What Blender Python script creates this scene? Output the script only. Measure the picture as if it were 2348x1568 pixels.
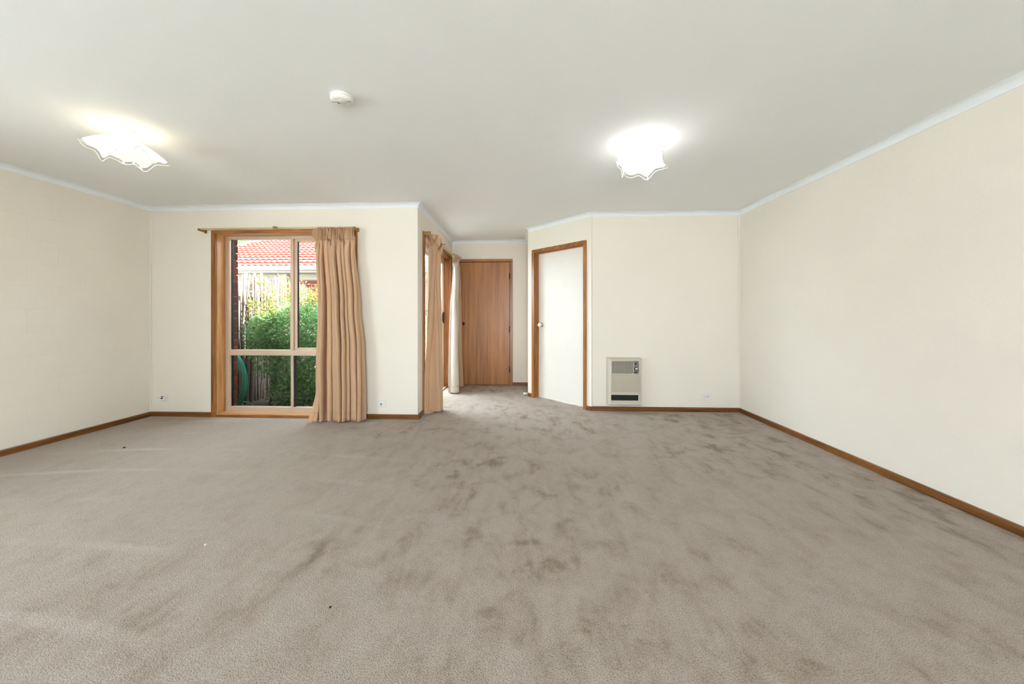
import bpy, bmesh, math, random
from mathutils import Vector, Matrix

# ------------------------------------------------------------------ scene, camera, light
for o in list(bpy.data.objects):
    bpy.data.objects.remove(o, do_unlink=True)
S = bpy.context.scene
COL = S.collection
R = math.radians
random.seed(7)

IMG_W, FPX = 2348.0, 800.0
CAM_H = 1.13
YAW = math.atan(34 / 800)
cam_d = bpy.data.cameras.new('camera')
cam_d.sensor_width = 36.0
cam_d.lens = FPX / IMG_W * 36.0
cam_d.shift_x = 13.0 / IMG_W
cam_d.shift_y = -59.0 / IMG_W
cam_d.clip_start = 0.02
cam = bpy.data.objects.new('camera', cam_d)
COL.objects.link(cam)
cam.location = (0, 0, CAM_H)
cam.rotation_euler = (R(90), 0, YAW)
S.camera = cam

S.view_settings.view_transform = 'Standard'
S.view_settings.look = 'None'
S.view_settings.gamma = 1.0
S.view_settings.use_curve_mapping = False
S.view_settings.exposure = 0.76

W = bpy.data.worlds.new('World')
S.world = W
W.use_nodes = True
bg = W.node_tree.nodes['Background']
bg.inputs[0].default_value = (0.76, 0.88, 1.0, 1)
bg.inputs[1].default_value = 13.5

sun_d = bpy.data.lights.new('sun', 'SUN')
sun_d.energy = 32.0
sun_d.angle = R(0.6)
sun_d.color = (1.0, 0.95, 0.86)
sun = bpy.data.objects.new('sun', sun_d)
COL.objects.link(sun)
SUN_DIR = Vector((0.80, -0.06, 0.60)).normalized()       # towards the sun
sun.rotation_euler = SUN_DIR.to_track_quat('Z', 'Y').to_euler()


def portal(name, loc, rot, sx, sy):
    d = bpy.data.lights.new(name, 'AREA')
    d.shape = 'RECTANGLE'
    d.size, d.size_y = sx, sy
    d.cycles.is_portal = True
    o = bpy.data.objects.new(name, d)
    COL.objects.link(o)
    o.location = loc
    o.rotation_euler = rot
    return o


# ------------------------------------------------------------------ main dimensions (metres)
XL, XR = -4.195, 2.575          # side walls
YW, YH = 3.785, 4.225           # window wall, heater wall
XHL, XHR, YE = -1.135, 0.11, 5.70   # hall
YA = 4.941                      # angled wall start (on hall right wall)
XA = 0.826                      # angled wall end (on heater wall)
YR = -2.7                       # wall behind the camera
ZC, CB = 2.368, 2.318           # ceiling, cornice bottom
G = -0.10                       # garden ground

portal('portal_rear', (0.0, YR - 0.16, 1.12), (R(90), 0, 0), 1.5, 2.1)
portal('portal_side', (XL - 0.22, -0.10, 1.50), (0, R(-90), 0), 1.2, 1.9)
portal('portal_window', (-2.62, YW + 0.30, 1.03), (R(-90), 0, 0), 1.62, 2.0)
portal('portal_door', (XHL - 0.30, 4.80, 1.03), (0, R(-90), 0), 2.05, 1.5)


# ------------------------------------------------------------------ materials
def lin(c):
    f = lambda v: v / 12.92 if v <= 0.04045 else ((v + 0.055) / 1.055) ** 2.4
    return tuple(f(v / 255.0) for v in c) + (1.0,)


def new_mat(name):
    m = bpy.data.materials.new(name)
    m.use_nodes = True
    nt = m.node_tree
    return m, nt, nt.nodes['Principled BSDF']


def N(nt, t, **kw):
    n = nt.nodes.new(t)
    for k, v in kw.items():
        if k.startswith('i_'):
            n.inputs[int(k[2:]) if k[2:].isdigit() else k[2:].replace('_', ' ')].default_value = v
        else:
            setattr(n, k, v)
    return n


def coords(nt, scale=(1, 1, 1), rot=(0, 0, 0)):
    tc = N(nt, 'ShaderNodeTexCoord')
    mp = N(nt, 'ShaderNodeMapping')
    mp.inputs['Scale'].default_value = scale
    mp.inputs['Rotation'].default_value = rot
    nt.links.new(tc.outputs['Object'], mp.inputs[0])
    return mp.outputs[0]


def noise(nt, co, scale, detail=2.0, rough=0.5, dist=0.0):
    n = N(nt, 'ShaderNodeTexNoise')
    n.inputs['Scale'].default_value = scale
    n.inputs['Detail'].default_value = detail
    n.inputs['Roughness'].default_value = rough
    n.inputs['Distortion'].default_value = dist
    nt.links.new(co, n.inputs['Vector'])
    return n.outputs['Fac']


def ramp(nt, fac, stops):
    r = N(nt, 'ShaderNodeValToRGB')
    e = r.color_ramp.elements
    while len(e) < len(stops):
        e.new(0.5)
    for i, (p, c) in enumerate(stops):
        e[i].position = p
        e[i].color = c
    nt.links.new(fac, r.inputs[0])
    return r.outputs[0]


def bump(nt, bsdf, h, strength=0.3, dist=0.002, prev=None):
    b = N(nt, 'ShaderNodeBump')
    b.inputs['Strength'].default_value = strength
    b.inputs['Distance'].default_value = dist
    nt.links.new(h, b.inputs['Height'])
    if prev is not None:
        nt.links.new(prev, b.inputs['Normal'])
    nt.links.new(b.outputs[0], bsdf.inputs['Normal'])
    return b.outputs[0]


def plain(name, c, rough=0.5, metal=0.0, var=0.04, scale=8.0, bmp=0.0, bscale=150.0, spec=0.5, coat=0.0):
    m, nt, b = new_mat(name)
    co = coords(nt)
    l = lin(c)
    d = tuple(max(0, v * (1 - var)) for v in l[:3]) + (1,)
    u = tuple(min(1, v * (1 + var)) for v in l[:3]) + (1,)
    nt.links.new(ramp(nt, noise(nt, co, scale, 3), [(0.3, d), (0.7, u)]), b.inputs['Base Color'])
    b.inputs['Roughness'].default_value = rough
    b.inputs['Metallic'].default_value = metal
    b.inputs['Specular IOR Level'].default_value = spec
    b.inputs['Coat Weight'].default_value = coat
    if bmp:
        bump(nt, b, noise(nt, co, bscale, 2), bmp, 0.002)
    return m


def wood(name, dark, light, axis, rough=0.35, grain=26.0):
    """stained timber, grain running along axis (0,1,2)"""
    m, nt, b = new_mat(name)
    sc = [1.0, 1.0, 1.0]
    sc[axis] = 0.05
    co = coords(nt, tuple(sc))
    n1 = noise(nt, co, grain, 4, 0.6, 0.4)
    n2 = noise(nt, co, grain * 5, 2, 0.5, 0.0)
    mx = N(nt, 'ShaderNodeMath', operation='MULTIPLY_ADD')
    mx.inputs[1].default_value = 0.35
    nt.links.new(n2, mx.inputs[0])
    nt.links.new(n1, mx.inputs[2])
    c = ramp(nt, mx.outputs[0], [(0.45, lin(dark)), (0.85, lin(light))])
    nt.links.new(c, b.inputs['Base Color'])
    b.inputs['Roughness'].default_value = rough
    b.inputs['Coat Weight'].default_value = 0.25
    b.inputs['Coat Roughness'].default_value = 0.25
    bump(nt, b, n2, 0.12, 0.001)
    return m


MAT = {}
WALLC = (241, 233, 220)
MAT['plaster'] = plain('plaster_paint', WALLC, 0.75, var=0.015, scale=1.5, bmp=0.05, bscale=220, spec=0.3)


def render_wall(name, course, sand):
    """bagged and painted block wall: faint course lines and a sandy skin"""
    m, nt, b = new_mat(name)
    tc = N(nt, 'ShaderNodeTexCoord')
    sep = N(nt, 'ShaderNodeSeparateXYZ')
    cmb = N(nt, 'ShaderNodeCombineXYZ')
    nt.links.new(tc.outputs['Object'], sep.inputs[0])
    nt.links.new(sep.outputs['Y'], cmb.inputs['X'])
    nt.links.new(sep.outputs['Z'], cmb.inputs['Y'])
    br = N(nt, 'ShaderNodeTexBrick')
    br.inputs['Scale'].default_value = 1.0
    br.inputs['Brick Width'].default_value = 0.40
    br.inputs['Row Height'].default_value = 0.20
    br.inputs['Mortar Size'].default_value = 0.006
    br.inputs['Mortar Smooth'].default_value = 1.0
    br.inputs['Color1'].default_value = (1, 1, 1, 1)
    br.inputs['Color2'].default_value = (1, 1, 1, 1)
    br.inputs['Mortar'].default_value = (0, 0, 0, 1)
    wob = noise(nt, tc.outputs['Object'], 6, 2)
    va = N(nt, 'ShaderNodeVectorMath', operation='MULTIPLY_ADD')
    va.inputs[1].default_value = (0.012, 0.012, 0)
    cw = N(nt, 'ShaderNodeCombineXYZ')
    nt.links.new(wob, cw.inputs[0])
    nt.links.new(wob, cw.inputs[1])
    nt.links.new(cw.outputs[0], va.inputs[0])
    nt.links.new(cmb.outputs[0], va.inputs[2])
    nt.links.new(va.outputs[0], br.inputs['Vector'])
    big = noise(nt, tc.outputs['Object'], 1.1, 3)
    l = lin(WALLC)
    c = ramp(nt, big, [(0.3, tuple(v * 0.97 for v in l[:3]) + (1,)), (0.7, tuple(min(1, v * 1.02) for v in l[:3]) + (1,))])
    # a few small scuffs and pits
    spot = noise(nt, tc.outputs['Object'], 9, 6, 0.75)
    sr = ramp(nt, spot, [(0.255, (0.45, 0.42, 0.38, 1)), (0.29, (1, 1, 1, 1))])
    mx = N(nt, 'ShaderNodeMix', data_type='RGBA', blend_type='MULTIPLY')
    mx.inputs[0].default_value = 0.6
    nt.links.new(c, mx.inputs[6])
    nt.links.new(sr, mx.inputs[7])
    nt.links.new(mx.outputs[2], b.inputs['Base Color'])
    b.inputs['Roughness'].default_value = 0.8
    b.inputs['Specular IOR Level'].default_value = 0.3
    p = bump(nt, b, br.outputs['Color'], course, 0.0022)
    p = bump(nt, b, noise(nt, tc.outputs['Object'], 130, 4, 0.65), sand, 0.0035, p)
    bump(nt, b, noise(nt, tc.outputs['Object'], 14, 4, 0.6), 0.25, 0.006, p)
    return m


MAT['render'] = render_wall('bagged_block_paint', 0.4, 0.32)
MAT['render_r'] = render_wall('sandy_render_paint', 0.10, 0.45)
MAT['ceiling'] = plain('ceiling_paint', (243, 244, 243), 0.9, var=0.01, scale=2, bmp=0.03, bscale=300, spec=0.2)
MAT['cornice'] = plain('cornice_paint', (240, 243, 244), 0.6, var=0.01, spec=0.3)


def carpet():
    m, nt, b = new_mat('carpet')
    tc = N(nt, 'ShaderNodeTexCoord')
    P = tc.outputs['Object']

    def mapped(scale, rz=0.0):
        mp = N(nt, 'ShaderNodeMapping')
        mp.inputs['Scale'].default_value = scale
        mp.inputs['Rotation'].default_value = (0, 0, rz)
        nt.links.new(P, mp.inputs[0])
        return mp.outputs[0]

    def math_(op, a, bb):
        n = N(nt, 'ShaderNodeMath', operation=op)
        for i, v in enumerate((a, bb)):
            if isinstance(v, (int, float)):
                n.inputs[i].default_value = v
            else:
                nt.links.new(v, n.inputs[i])
        return n.outputs[0]
    # pile laid this way and that: blotches, brushed streaks, broad drift
    def step(fac, a, c):
        return ramp(nt, fac, [(a, (0, 0, 0, 1)), (c, (1, 1, 1, 1))])
    blot = step(noise(nt, mapped((1.0, 0.8, 1), 0.3), 6.5, 4, 0.62, 0.35), 0.46, 0.70)
    streak = step(noise(nt, mapped((2.6, 0.62, 1), R(-24)), 3.4, 4, 0.6, 0.4), 0.47, 0.70)
    broad = step(noise(nt, P, 0.75, 3, 0.5, 0.5), 0.38, 0.62)
    fine = noise(nt, P, 26, 4, 0.6, 0.6)
    sep = N(nt, 'ShaderNodeSeparateXYZ')
    nt.links.new(P, sep.inputs[0])
    # the trodden side of the room (towards +x) is the more marked one
    worn = N(nt, 'ShaderNodeMapRange', interpolation_type='SMOOTHSTEP')
    worn.inputs['From Min'].default_value = -2.6
    worn.inputs['From Max'].default_value = -0.2
    worn.inputs['To Min'].default_value = 0.30
    worn.inputs['To Max'].default_value = 1.0
    nt.links.new(sep.outputs['X'], worn.inputs[0])
    marks = math_('MULTIPLY', math_('MULTIPLY', math_('ADD', math_('MULTIPLY', blot, 0.72), math_('MULTIPLY', streak, 0.40)), math_('ADD', math_('MULTIPLY', broad, 0.6), 0.4)), worn.outputs[0])
    v = math_('ADD', math_('MULTIPLY', marks, 0.70), math_('MULTIPLY', fine, 0.30))
    base = ramp(nt, v, [(0.05, lin((214, 200, 186))), (0.35, lin((196, 179, 163))), (0.60, lin((165, 147, 130))), (0.95, lin((137, 118, 101)))])
    # pale strokes left by the vacuum cleaner on the untrodden side
    mpv = N(nt, 'ShaderNodeMapping')
    mpv.inputs['Location'].default_value = (2.4, 4.6, 0)
    nt.links.new(P, mpv.inputs[0])
    wv = N(nt, 'ShaderNodeTexWave', wave_type='RINGS', rings_direction='Z')
    wv.inputs['Scale'].default_value = 0.78
    wv.inputs['Distortion'].default_value = 1.6
    wv.inputs['Detail'].default_value = 1.0
    wv.inputs['Detail Scale'].default_value = 0.5
    nt.links.new(mpv.outputs[0], wv.inputs[0])
    line = step(wv.outputs['Fac'], 0.93, 1.0)
    gap = step(noise(nt, P, 1.3, 2), 0.46, 0.60)
    side = math_('SUBTRACT', 1.15, worn.outputs[0])
    stroke = math_('MULTIPLY', math_('MULTIPLY', line, gap), math_('MULTIPLY', side, 0.6))
    mv = N(nt, 'ShaderNodeMix', data_type='RGBA', blend_type='MIX')
    nt.links.new(stroke, mv.inputs[0])
    nt.links.new(base, mv.inputs[6])
    mv.inputs[7].default_value = lin((232, 220, 208))
    base = mv.outputs[2]
    # tufts
    tuft = N(nt, 'ShaderNodeTexVoronoi')
    tuft.inputs['Scale'].default_value = 190
    nt.links.new(P, tuft.inputs['Vector'])
    tn = noise(nt, P, 240, 3, 0.75)
    tr = ramp(nt, tn, [(0.34, (0.30, 0.28, 0.25, 1)), (0.52, (0.95, 0.95, 0.945, 1)), (0.70, (1.0, 1.0, 1.0, 1))])
    mx = N(nt, 'ShaderNodeMix', data_type='RGBA', blend_type='MULTIPLY')
    mx.inputs[0].default_value = 0.9
    nt.links.new(base, mx.inputs[6])
    nt.links.new(tr, mx.inputs[7])
    nt.links.new(mx.outputs[2], b.inputs['Base Color'])
    b.inputs['Roughness'].default_value = 1.0
    b.inputs['Specular IOR Level'].default_value = 0.05
    b.inputs['Sheen Weight'].default_value = 0.15
    p = bump(nt, b, tuft.outputs['Distance'], 0.8, 0.005)
    p = bump(nt, b, tn, 0.9, 0.006, p)
    bump(nt, b, fine, 0.3, 0.01, p)
    return m


MAT['carpet'] = carpet()
WD, WLt = (102, 58, 18), (184, 116, 50)
MAT['wood_x'] = wood('timber_x', WD, WLt, 0)
MAT['wood_y'] = wood('timber_y', WD, WLt, 1)
MAT['wood_z'] = wood('timber_z', WD, WLt, 2)
MAT['lit_wood_z'] = wood('window_lit_timber_z', (160, 104, 56), (220, 164, 106), 2)  # paler timber copy: window light painted into the reveals
MAT['lit_wood_x'] = wood('window_lit_timber_x', (160, 104, 56), (220, 164, 106), 0)  # same for the top reveal and sill, glare included in the colour
MAT['skirt_x'] = wood('skirting_x', (72, 40, 11), (140, 86, 34), 0)
MAT['skirt_y'] = wood('skirting_y', (72, 40, 11), (140, 86, 34), 1)
MAT['veneer'] = wood('door_veneer', (134, 79, 26), (186, 122, 54), 2, 0.4, 12)
MAT['white_door'] = plain('door_paint', (236, 229, 219), 0.45, var=0.025, scale=2.2)
MAT['bronze_alu'] = plain('bronze_aluminium', (212, 188, 164), 0.4, 0.2, var=0.02)
MAT['cream_alu'] = plain('cream_aluminium', (222, 214, 200), 0.4, 0.1, var=0.02)
MAT['shadow_gap_black'] = plain('black_shadow_gap', (18, 17, 18), 0.6, var=0.1)
MAT['dark_metal'] = plain('dark_metal', (52, 50, 52), 0.35, 0.6)
MAT['bronze_knob'] = plain('dark_bronze', (58, 38, 26), 0.25, 0.85)
MAT['white_plastic'] = plain('white_plastic', (238, 234, 226), 0.35, var=0.01)
MAT['grey_plastic'] = plain('pale_grey_plastic', (222, 220, 214), 0.4, var=0.01)
MAT['chrome'] = plain('chrome', (215, 210, 200), 0.15, 0.95)
MAT['brass_track'] = plain('champagne_track', (206, 188, 148), 0.35, 0.35)
MAT['brass'] = plain('aged_brass', (160, 138, 84), 0.35, 0.7)
MAT['heater_body'] = plain('heater_enamel', (206, 197, 180), 0.45, 0.1, var=0.02)
MAT['heater_panel'] = plain('heater_panel', (190, 181, 163), 0.4, 0.25, var=0.02)
MAT['heater_grey'] = plain('heater_control_grey', (128, 125, 120), 0.4, 0.3)
MAT['black'] = plain('black_void', (10, 9, 8), 0.7, var=0.2)
MAT['soil'] = plain('garden_soil', (72, 60, 50), 0.95, var=0.35, scale=22, bmp=0.8, bscale=40)
MAT['paving'] = plain('pale_paving', (226, 222, 214), 0.9, var=0.05, scale=10, bmp=0.3, bscale=60)
MAT['bark'] = plain('bark', (150, 132, 108), 0.9, var=0.3, scale=30, bmp=0.5, bscale=80)
MAT['hose'] = plain('hose_green', (30, 150, 126), 0.35, var=0.1)
MAT['hose_stripe'] = plain('hose_yellow', (196, 176, 92), 0.4, var=0.05)
MAT['mortar'] = plain('mortar', (196, 182, 166), 0.95, var=0.08, scale=30)
MAT['gutter'] = plain('cream_gutter', (182, 175, 162), 0.45, var=0.02)
MAT['eave'] = plain('eave_paint', (176, 168, 150), 0.6, var=0.02)
MAT['roofdark'] = plain('roof_underlay', (120, 52, 36), 0.9)
for i, c in enumerate([(128, 62, 44), (108, 52, 42), (172, 112, 86), (92, 50, 46)]):
    MAT['brick%d' % i] = plain('brick_%s' % 'abcd'[i], c, 0.9, var=0.22, scale=35, bmp=0.5, bscale=90)
for i, c in enumerate([(232, 176, 150), (226, 164, 138), (236, 188, 164)]):
    MAT['tile%d' % i] = plain('roof_tile_%s' % 'abc'[i], c, 0.75, var=0.10, scale=14)  # sun glare on the tile tops put into a paler colour
MAT['tile_edge_shade'] = plain('roof_tile_edge_shade', (150, 34, 20), 0.85, var=0.15, scale=14)  # shadow on the front edges painted as dark red
for i, c in enumerate([(160, 144, 132), (134, 116, 104), (178, 166, 154), (106, 92, 84)]):
    MAT['stick%d' % i] = plain('fence_stick_%s' % 'abcd'[i], c, 0.9, var=0.2, scale=20, bmp=0.4, bscale=60)


def leafmat(name, a, bcol, sc):
    m, nt, b = new_mat(name)
    co = coords(nt)
    nt.links.new(ramp(nt, noise(nt, co, sc, 3, 0.6), [(0.30, lin(a)), (0.62, lin(bcol))]), b.inputs['Base Color'])
    b.inputs['Roughness'].default_value = 0.4
    tr = N(nt, 'ShaderNodeBsdfTranslucent')
    nt.links.new(b.inputs['Base Color'].links[0].from_socket, tr.inputs[0])
    mx = N(nt, 'ShaderNodeMixShader')
    mx.inputs[0].default_value = 0.3
    out = nt.nodes['Material Output']
    nt.links.new(b.outputs[0], mx.inputs[1])
    nt.links.new(tr.outputs[0], mx.inputs[2])
    nt.links.new(mx.outputs[0], out.inputs[0])
    return m


MAT['leaf'] = leafmat('leaf_green', (84, 146, 74), (198, 230, 172), 24)
MAT['leaf_young'] = leafmat('leaf_young', (118, 138, 50), (188, 190, 96), 18)
MAT['leaf_tree'] = leafmat('leaf_tree', (70, 118, 56), (140, 184, 108), 6)


def glassmat(name, refl=0.06, tint=(0.97, 0.98, 0.975, 1)):
    m, nt, b = new_mat(name)
    nt.nodes.remove(b)
    t = N(nt, 'ShaderNodeBsdfTransparent')
    t.inputs[0].default_value = tint
    g = N(nt, 'ShaderNodeBsdfGlossy')
    g.inputs['Roughness'].default_value = 0.01
    mx = N(nt, 'ShaderNodeMixShader')
    mx.inputs[0].default_value = refl
    nt.links.new(t.outputs[0], mx.inputs[1])
    nt.links.new(g.outputs[0], mx.inputs[2])
    nt.links.new(mx.outputs[0], nt.nodes['Material Output'].inputs[0])
    return m


MAT['glass'] = glassmat('window_glass')
MAT['dimmed_glass'] = glassmat('dimmed_window_glass', 0.012, (0.62, 0.635, 0.63, 1))  # tint added to dim the bright view outside
MAT['rim_glass'] = glassmat('clear_glass_rim', 0.10)


def fabric(name, c, transl):
    m, nt, b = new_mat(name)
    co = coords(nt)
    l = lin(c)
    nt.links.new(ramp(nt, noise(nt, co, 5, 4), [(0.3, tuple(v * 0.93 for v in l[:3]) + (1,)), (0.7, l)]), b.inputs['Base Color'])
    b.inputs['Roughness'].default_value = 0.85
    b.inputs['Specular IOR Level'].default_value = 0.2
    b.inputs['Sheen Weight'].default_value = 0.2
    bump(nt, b, noise(nt, coords(nt, (1, 1, 0.3)), 500, 2), 0.15, 0.001)
    tr = N(nt, 'ShaderNodeBsdfTranslucent')
    tr.inputs[0].default_value = l
    mx = N(nt, 'ShaderNodeMixShader')
    mx.inputs[0].default_value = transl
    nt.links.new(b.outputs[0], mx.inputs[1])
    nt.links.new(tr.outputs[0], mx.inputs[2])
    nt.links.new(mx.outputs[0], nt.nodes['Material Output'].inputs[0])
    return m


MAT['curtain'] = fabric('curtain_fabric', (232, 195, 158), 0.30)
MAT['lining'] = fabric('curtain_lining', (236, 228, 216), 0.3)


def shade(name, col, emit):
    """lit glass: lets the bulb through, scatters, and glows"""
    m, nt, b = new_mat(name)
    nt.nodes.remove(b)
    tc = N(nt, 'ShaderNodeTexCoord')
    wv = N(nt, 'ShaderNodeTexWave', wave_type='BANDS', bands_direction='DIAGONAL')
    wv.inputs['Scale'].default_value = 48
    nt.links.new(tc.outputs['Object'], wv.inputs[0])
    f = ramp(nt, wv.outputs[0], [(0.2, (0.45,) * 3 + (1,)), (0.6, (0.62,) * 3 + (1,))])
    t = N(nt, 'ShaderNodeBsdfTransparent')
    d = N(nt, 'ShaderNodeBsdfTranslucent')
    d.inputs[0].default_value = (0.95, 0.94, 0.92, 1)
    e = N(nt, 'ShaderNodeEmission')
    e.inputs[0].default_value = col
    e.inputs[1].default_value = emit
    a = N(nt, 'ShaderNodeAddShader')
    nt.links.new(d.outputs[0], a.inputs[0])
    nt.links.new(e.outputs[0], a.inputs[1])
    mx = N(nt, 'ShaderNodeMixShader')
    nt.links.new(f, mx.inputs[0])
    nt.links.new(t.outputs[0], mx.inputs[1])
    nt.links.new(a.outputs[0], mx.inputs[2])
    nt.links.new(mx.outputs[0], nt.nodes['Material Output'].inputs[0])
    return m


def emis(name, col, st):
    m, nt, b = new_mat(name)
    b.inputs['Base Color'].default_value = col
    b.inputs['Emission Color'].default_value = col
    b.inputs['Emission Strength'].default_value = st
    return m


# ------------------------------------------------------------------ mesh helpers
class MB:
    def __init__(self, M=None):
        self.v, self.f, self.M, self.s = [], [], M, []

    def add(self, vs, fs, smooth=False):
        o = len(self.v)
        for p in vs:
            p = Vector(p)
            self.v.append(self.M @ p if self.M else p)
        for f in fs:
            self.f.append([i + o for i in f])
            self.s.append(smooth)
        return self

    def box(self, x0, x1, y0, y1, z0, z1):
        x0, x1 = min(x0, x1), max(x0, x1)
        y0, y1 = min(y0, y1), max(y0, y1)
        z0, z1 = min(z0, z1), max(z0, z1)
        vs = [(x0, y0, z0), (x1, y0, z0), (x1, y1, z0), (x0, y1, z0), (x0, y0, z1), (x1, y0, z1), (x1, y1, z1), (x0, y1, z1)]
        return self.add(vs, [(0, 3, 2, 1), (4, 5, 6, 7), (0, 1, 5, 4), (1, 2, 6, 5), (2, 3, 7, 6), (3, 0, 4, 7)])

    def prism(self, poly, z0, z1):
        """poly: list of (x, y) counter-clockwise, extruded in z"""
        n = len(poly)
        vs = [(x, y, z0) for x, y in poly] + [(x, y, z1) for x, y in poly]
        fs = [list(range(n))[::-1], list(range(n, 2 * n))]
        fs += [(i, (i + 1) % n, n + (i + 1) % n, n + i) for i in range(n)]
        return self.add(vs, fs)

    def lathe(self, prof, c=(0, 0, 0), axis='z', seg=32, smooth=True):
        """prof: list of (radius, height)"""
        vs, fs = [], []
        for r, h in prof:
            for k in range(seg):
                a = 2 * math.pi * k / seg
                p = (r * math.cos(a), r * math.sin(a), h)
                if axis == 'y':
                    p = (p[0], -p[2], p[1])      # height goes to -y
                elif axis == 'x':
                    p = (-p[2], p[0], p[1])      # height goes to -x
                vs.append((p[0] + c[0], p[1] + c[1], p[2] + c[2]))
        for i in range(len(prof) - 1):
            for k in range(seg):
                k2 = (k + 1) % seg
                fs.append((i * seg + k, i * seg + k2, (i + 1) * seg + k2, (i + 1) * seg + k))
        fs.append(list(range(seg))[::-1])
        fs.append([(len(prof) - 1) * seg + k for k in range(seg)])
        return self.add(vs, fs, smooth)

    def tube(self, pts, r, seg=8, smooth=True):
        pts = [Vector(p) for p in pts]
        rs = r if isinstance(r, (list, tuple)) else [r] * len(pts)
        vs, fs = [], []
        up = Vector((0.13, 0.27, 1)).normalized()
        for i, p in enumerate(pts):
            d = (pts[min(i + 1, len(pts) - 1)] - pts[max(i - 1, 0)]).normalized()
            a = d.cross(up)
            if a.length < 0.05:
                a = d.cross(Vector((1, 0.2, 0)))
            a.normalize()
            b = d.cross(a)
            for k in range(seg):
                t = 2 * math.pi * k / seg
                vs.append(p + (a * math.cos(t) + b * math.sin(t)) * rs[i])
        for i in range(len(pts) - 1):
            for k in range(seg):
                k2 = (k + 1) % seg
                fs.append((i * seg + k, i * seg + k2, (i + 1) * seg + k2, (i + 1) * seg + k))
        fs.append(list(range(seg))[::-1])
        fs.append([(len(pts) - 1) * seg + k for k in range(seg)])
        return self.add(vs, fs, smooth)

    def grid(self, rows, smooth=True, close=False):
        """rows of points -> quads"""
        n = len(rows[0])
        vs = [p for r in rows for p in r]
        fs = []
        for i in range(len(rows) - 1):
            for k in range(n - 1 + (1 if close else 0)):
                k2 = (k + 1) % n
                fs.append((i * n + k, i * n + k2, (i + 1) * n + k2, (i + 1) * n + k))
        return self.add(vs, fs, smooth)

    def build(self, name, mat, parent=None, bevel=0.0, solid=0.0, fixn=True):
        me = bpy.data.meshes.new(name)
        off = parent_world(parent) if parent else Vector((0, 0, 0))
        me.from_pydata([v - off for v in self.v], [], self.f)
        me.update()
        if fixn:
            bm = bmesh.new()
            bm.from_mesh(me)
            bmesh.ops.recalc_face_normals(bm, faces=bm.faces)
            bm.to_mesh(me)
            bm.free()
        me.polygons.foreach_set('use_smooth', self.s)
        me.materials.append(MAT[mat] if isinstance(mat, str) else mat)
        o = bpy.data.objects.new(name, me)
        COL.objects.link(o)
        if parent:
            o.parent = parent
        if bevel:
            b = o.modifiers.new('bevel', 'BEVEL')
            b.width = bevel
            b.segments = 2
            b.limit_method = 'ANGLE'
        if solid:
            s = o.modifiers.new('solid', 'SOLIDIFY')
            s.thickness = solid
            s.offset = 0
        return o


def parent_world(o):
    v = Vector((0, 0, 0))
    while o is not None:
        v += o.location
        o = o.parent
    return v


def root(name, loc, label, cat=None, group=None, kind=None):
    o = bpy.data.objects.new(name, None)
    COL.objects.link(o)
    o.location = loc
    o.empty_display_size = 0.05
    tag(o, label, cat, group, kind)
    return o


def tag(o, label=None, cat=None, group=None, kind=None):
    if label:
        o['label'] = label
    if cat:
        o['category'] = cat
    if group:
        o['group'] = group
    if kind:
        o['kind'] = kind
    return o


def struct(o, label, cat):
    return tag(o, label, cat, None, 'structure')


def bx(name, mat, parent, *a, bevel=0.0, M=None):
    return MB(M).box(*a).build(name, mat, parent, bevel)


# ------------------------------------------------------------------ room shell
T = 0.14
o = MB().box(XL - 0.2, XR + 0.2, YR - 0.1, YW + 0.05, -0.06, 0).box(XHL - 0.06, XR + 0.2, YW + 0.05, YE + 0.2, -0.06, 0).build('floor', 'carpet')
struct(o, 'taupe cut-pile carpet covering the whole floor', 'floor')
o = MB().box(XL - 0.2, XR + 0.2, YR - 0.1, YW + 0.1, ZC, ZC + 0.06).box(XHL - 0.2, XR + 0.2, YW + 0.1, YE + 0.2, ZC, ZC + 0.06).build('ceiling', 'ceiling')
struct(o, 'flat white painted ceiling', 'ceiling')
SY0, SY1, SZ0, SZ1 = -1.05, 0.85, 0.90, 2.10      # unseen side window behind the viewpoint, added for daylight
o = MB().box(XL - 0.2, XL, YR - 0.15, SY0, -0.06, ZC + 0.06).box(XL - 0.2, XL, SY1, YW + T, -0.06, ZC + 0.06).box(XL - 0.2, XL, SY0, SY1, -0.06, SZ0).box(XL - 0.2, XL, SY0, SY1, SZ1, ZC + 0.06).build('wall_left', 'render')
struct(o, 'cream bagged block wall on the left with faint courses', 'wall')
o = MB().box(XR, XR + 0.2, YR - 0.15, YH + T, -0.06, ZC + 0.06).build('wall_right', 'render_r')
struct(o, 'long cream rendered wall on the right', 'wall')
# window wall: opening
WX0, WX1, WZ1 = -3.423, -1.86, 2.057
WZ0 = 0.035
o = MB().box(XL - 0.1, WX0, YW, YW + T, -0.06, ZC + 0.06).box(WX1, XHL, YW, YW + T, -0.06, ZC + 0.06).box(WX0, WX1, YW, YW + T, WZ1, ZC + 0.06).box(WX0, WX1, YW, YW + T, -0.06, 0.0).build('wall_back_left', 'plaster')
struct(o, 'cream plaster wall around the garden window', 'wall')
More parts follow.
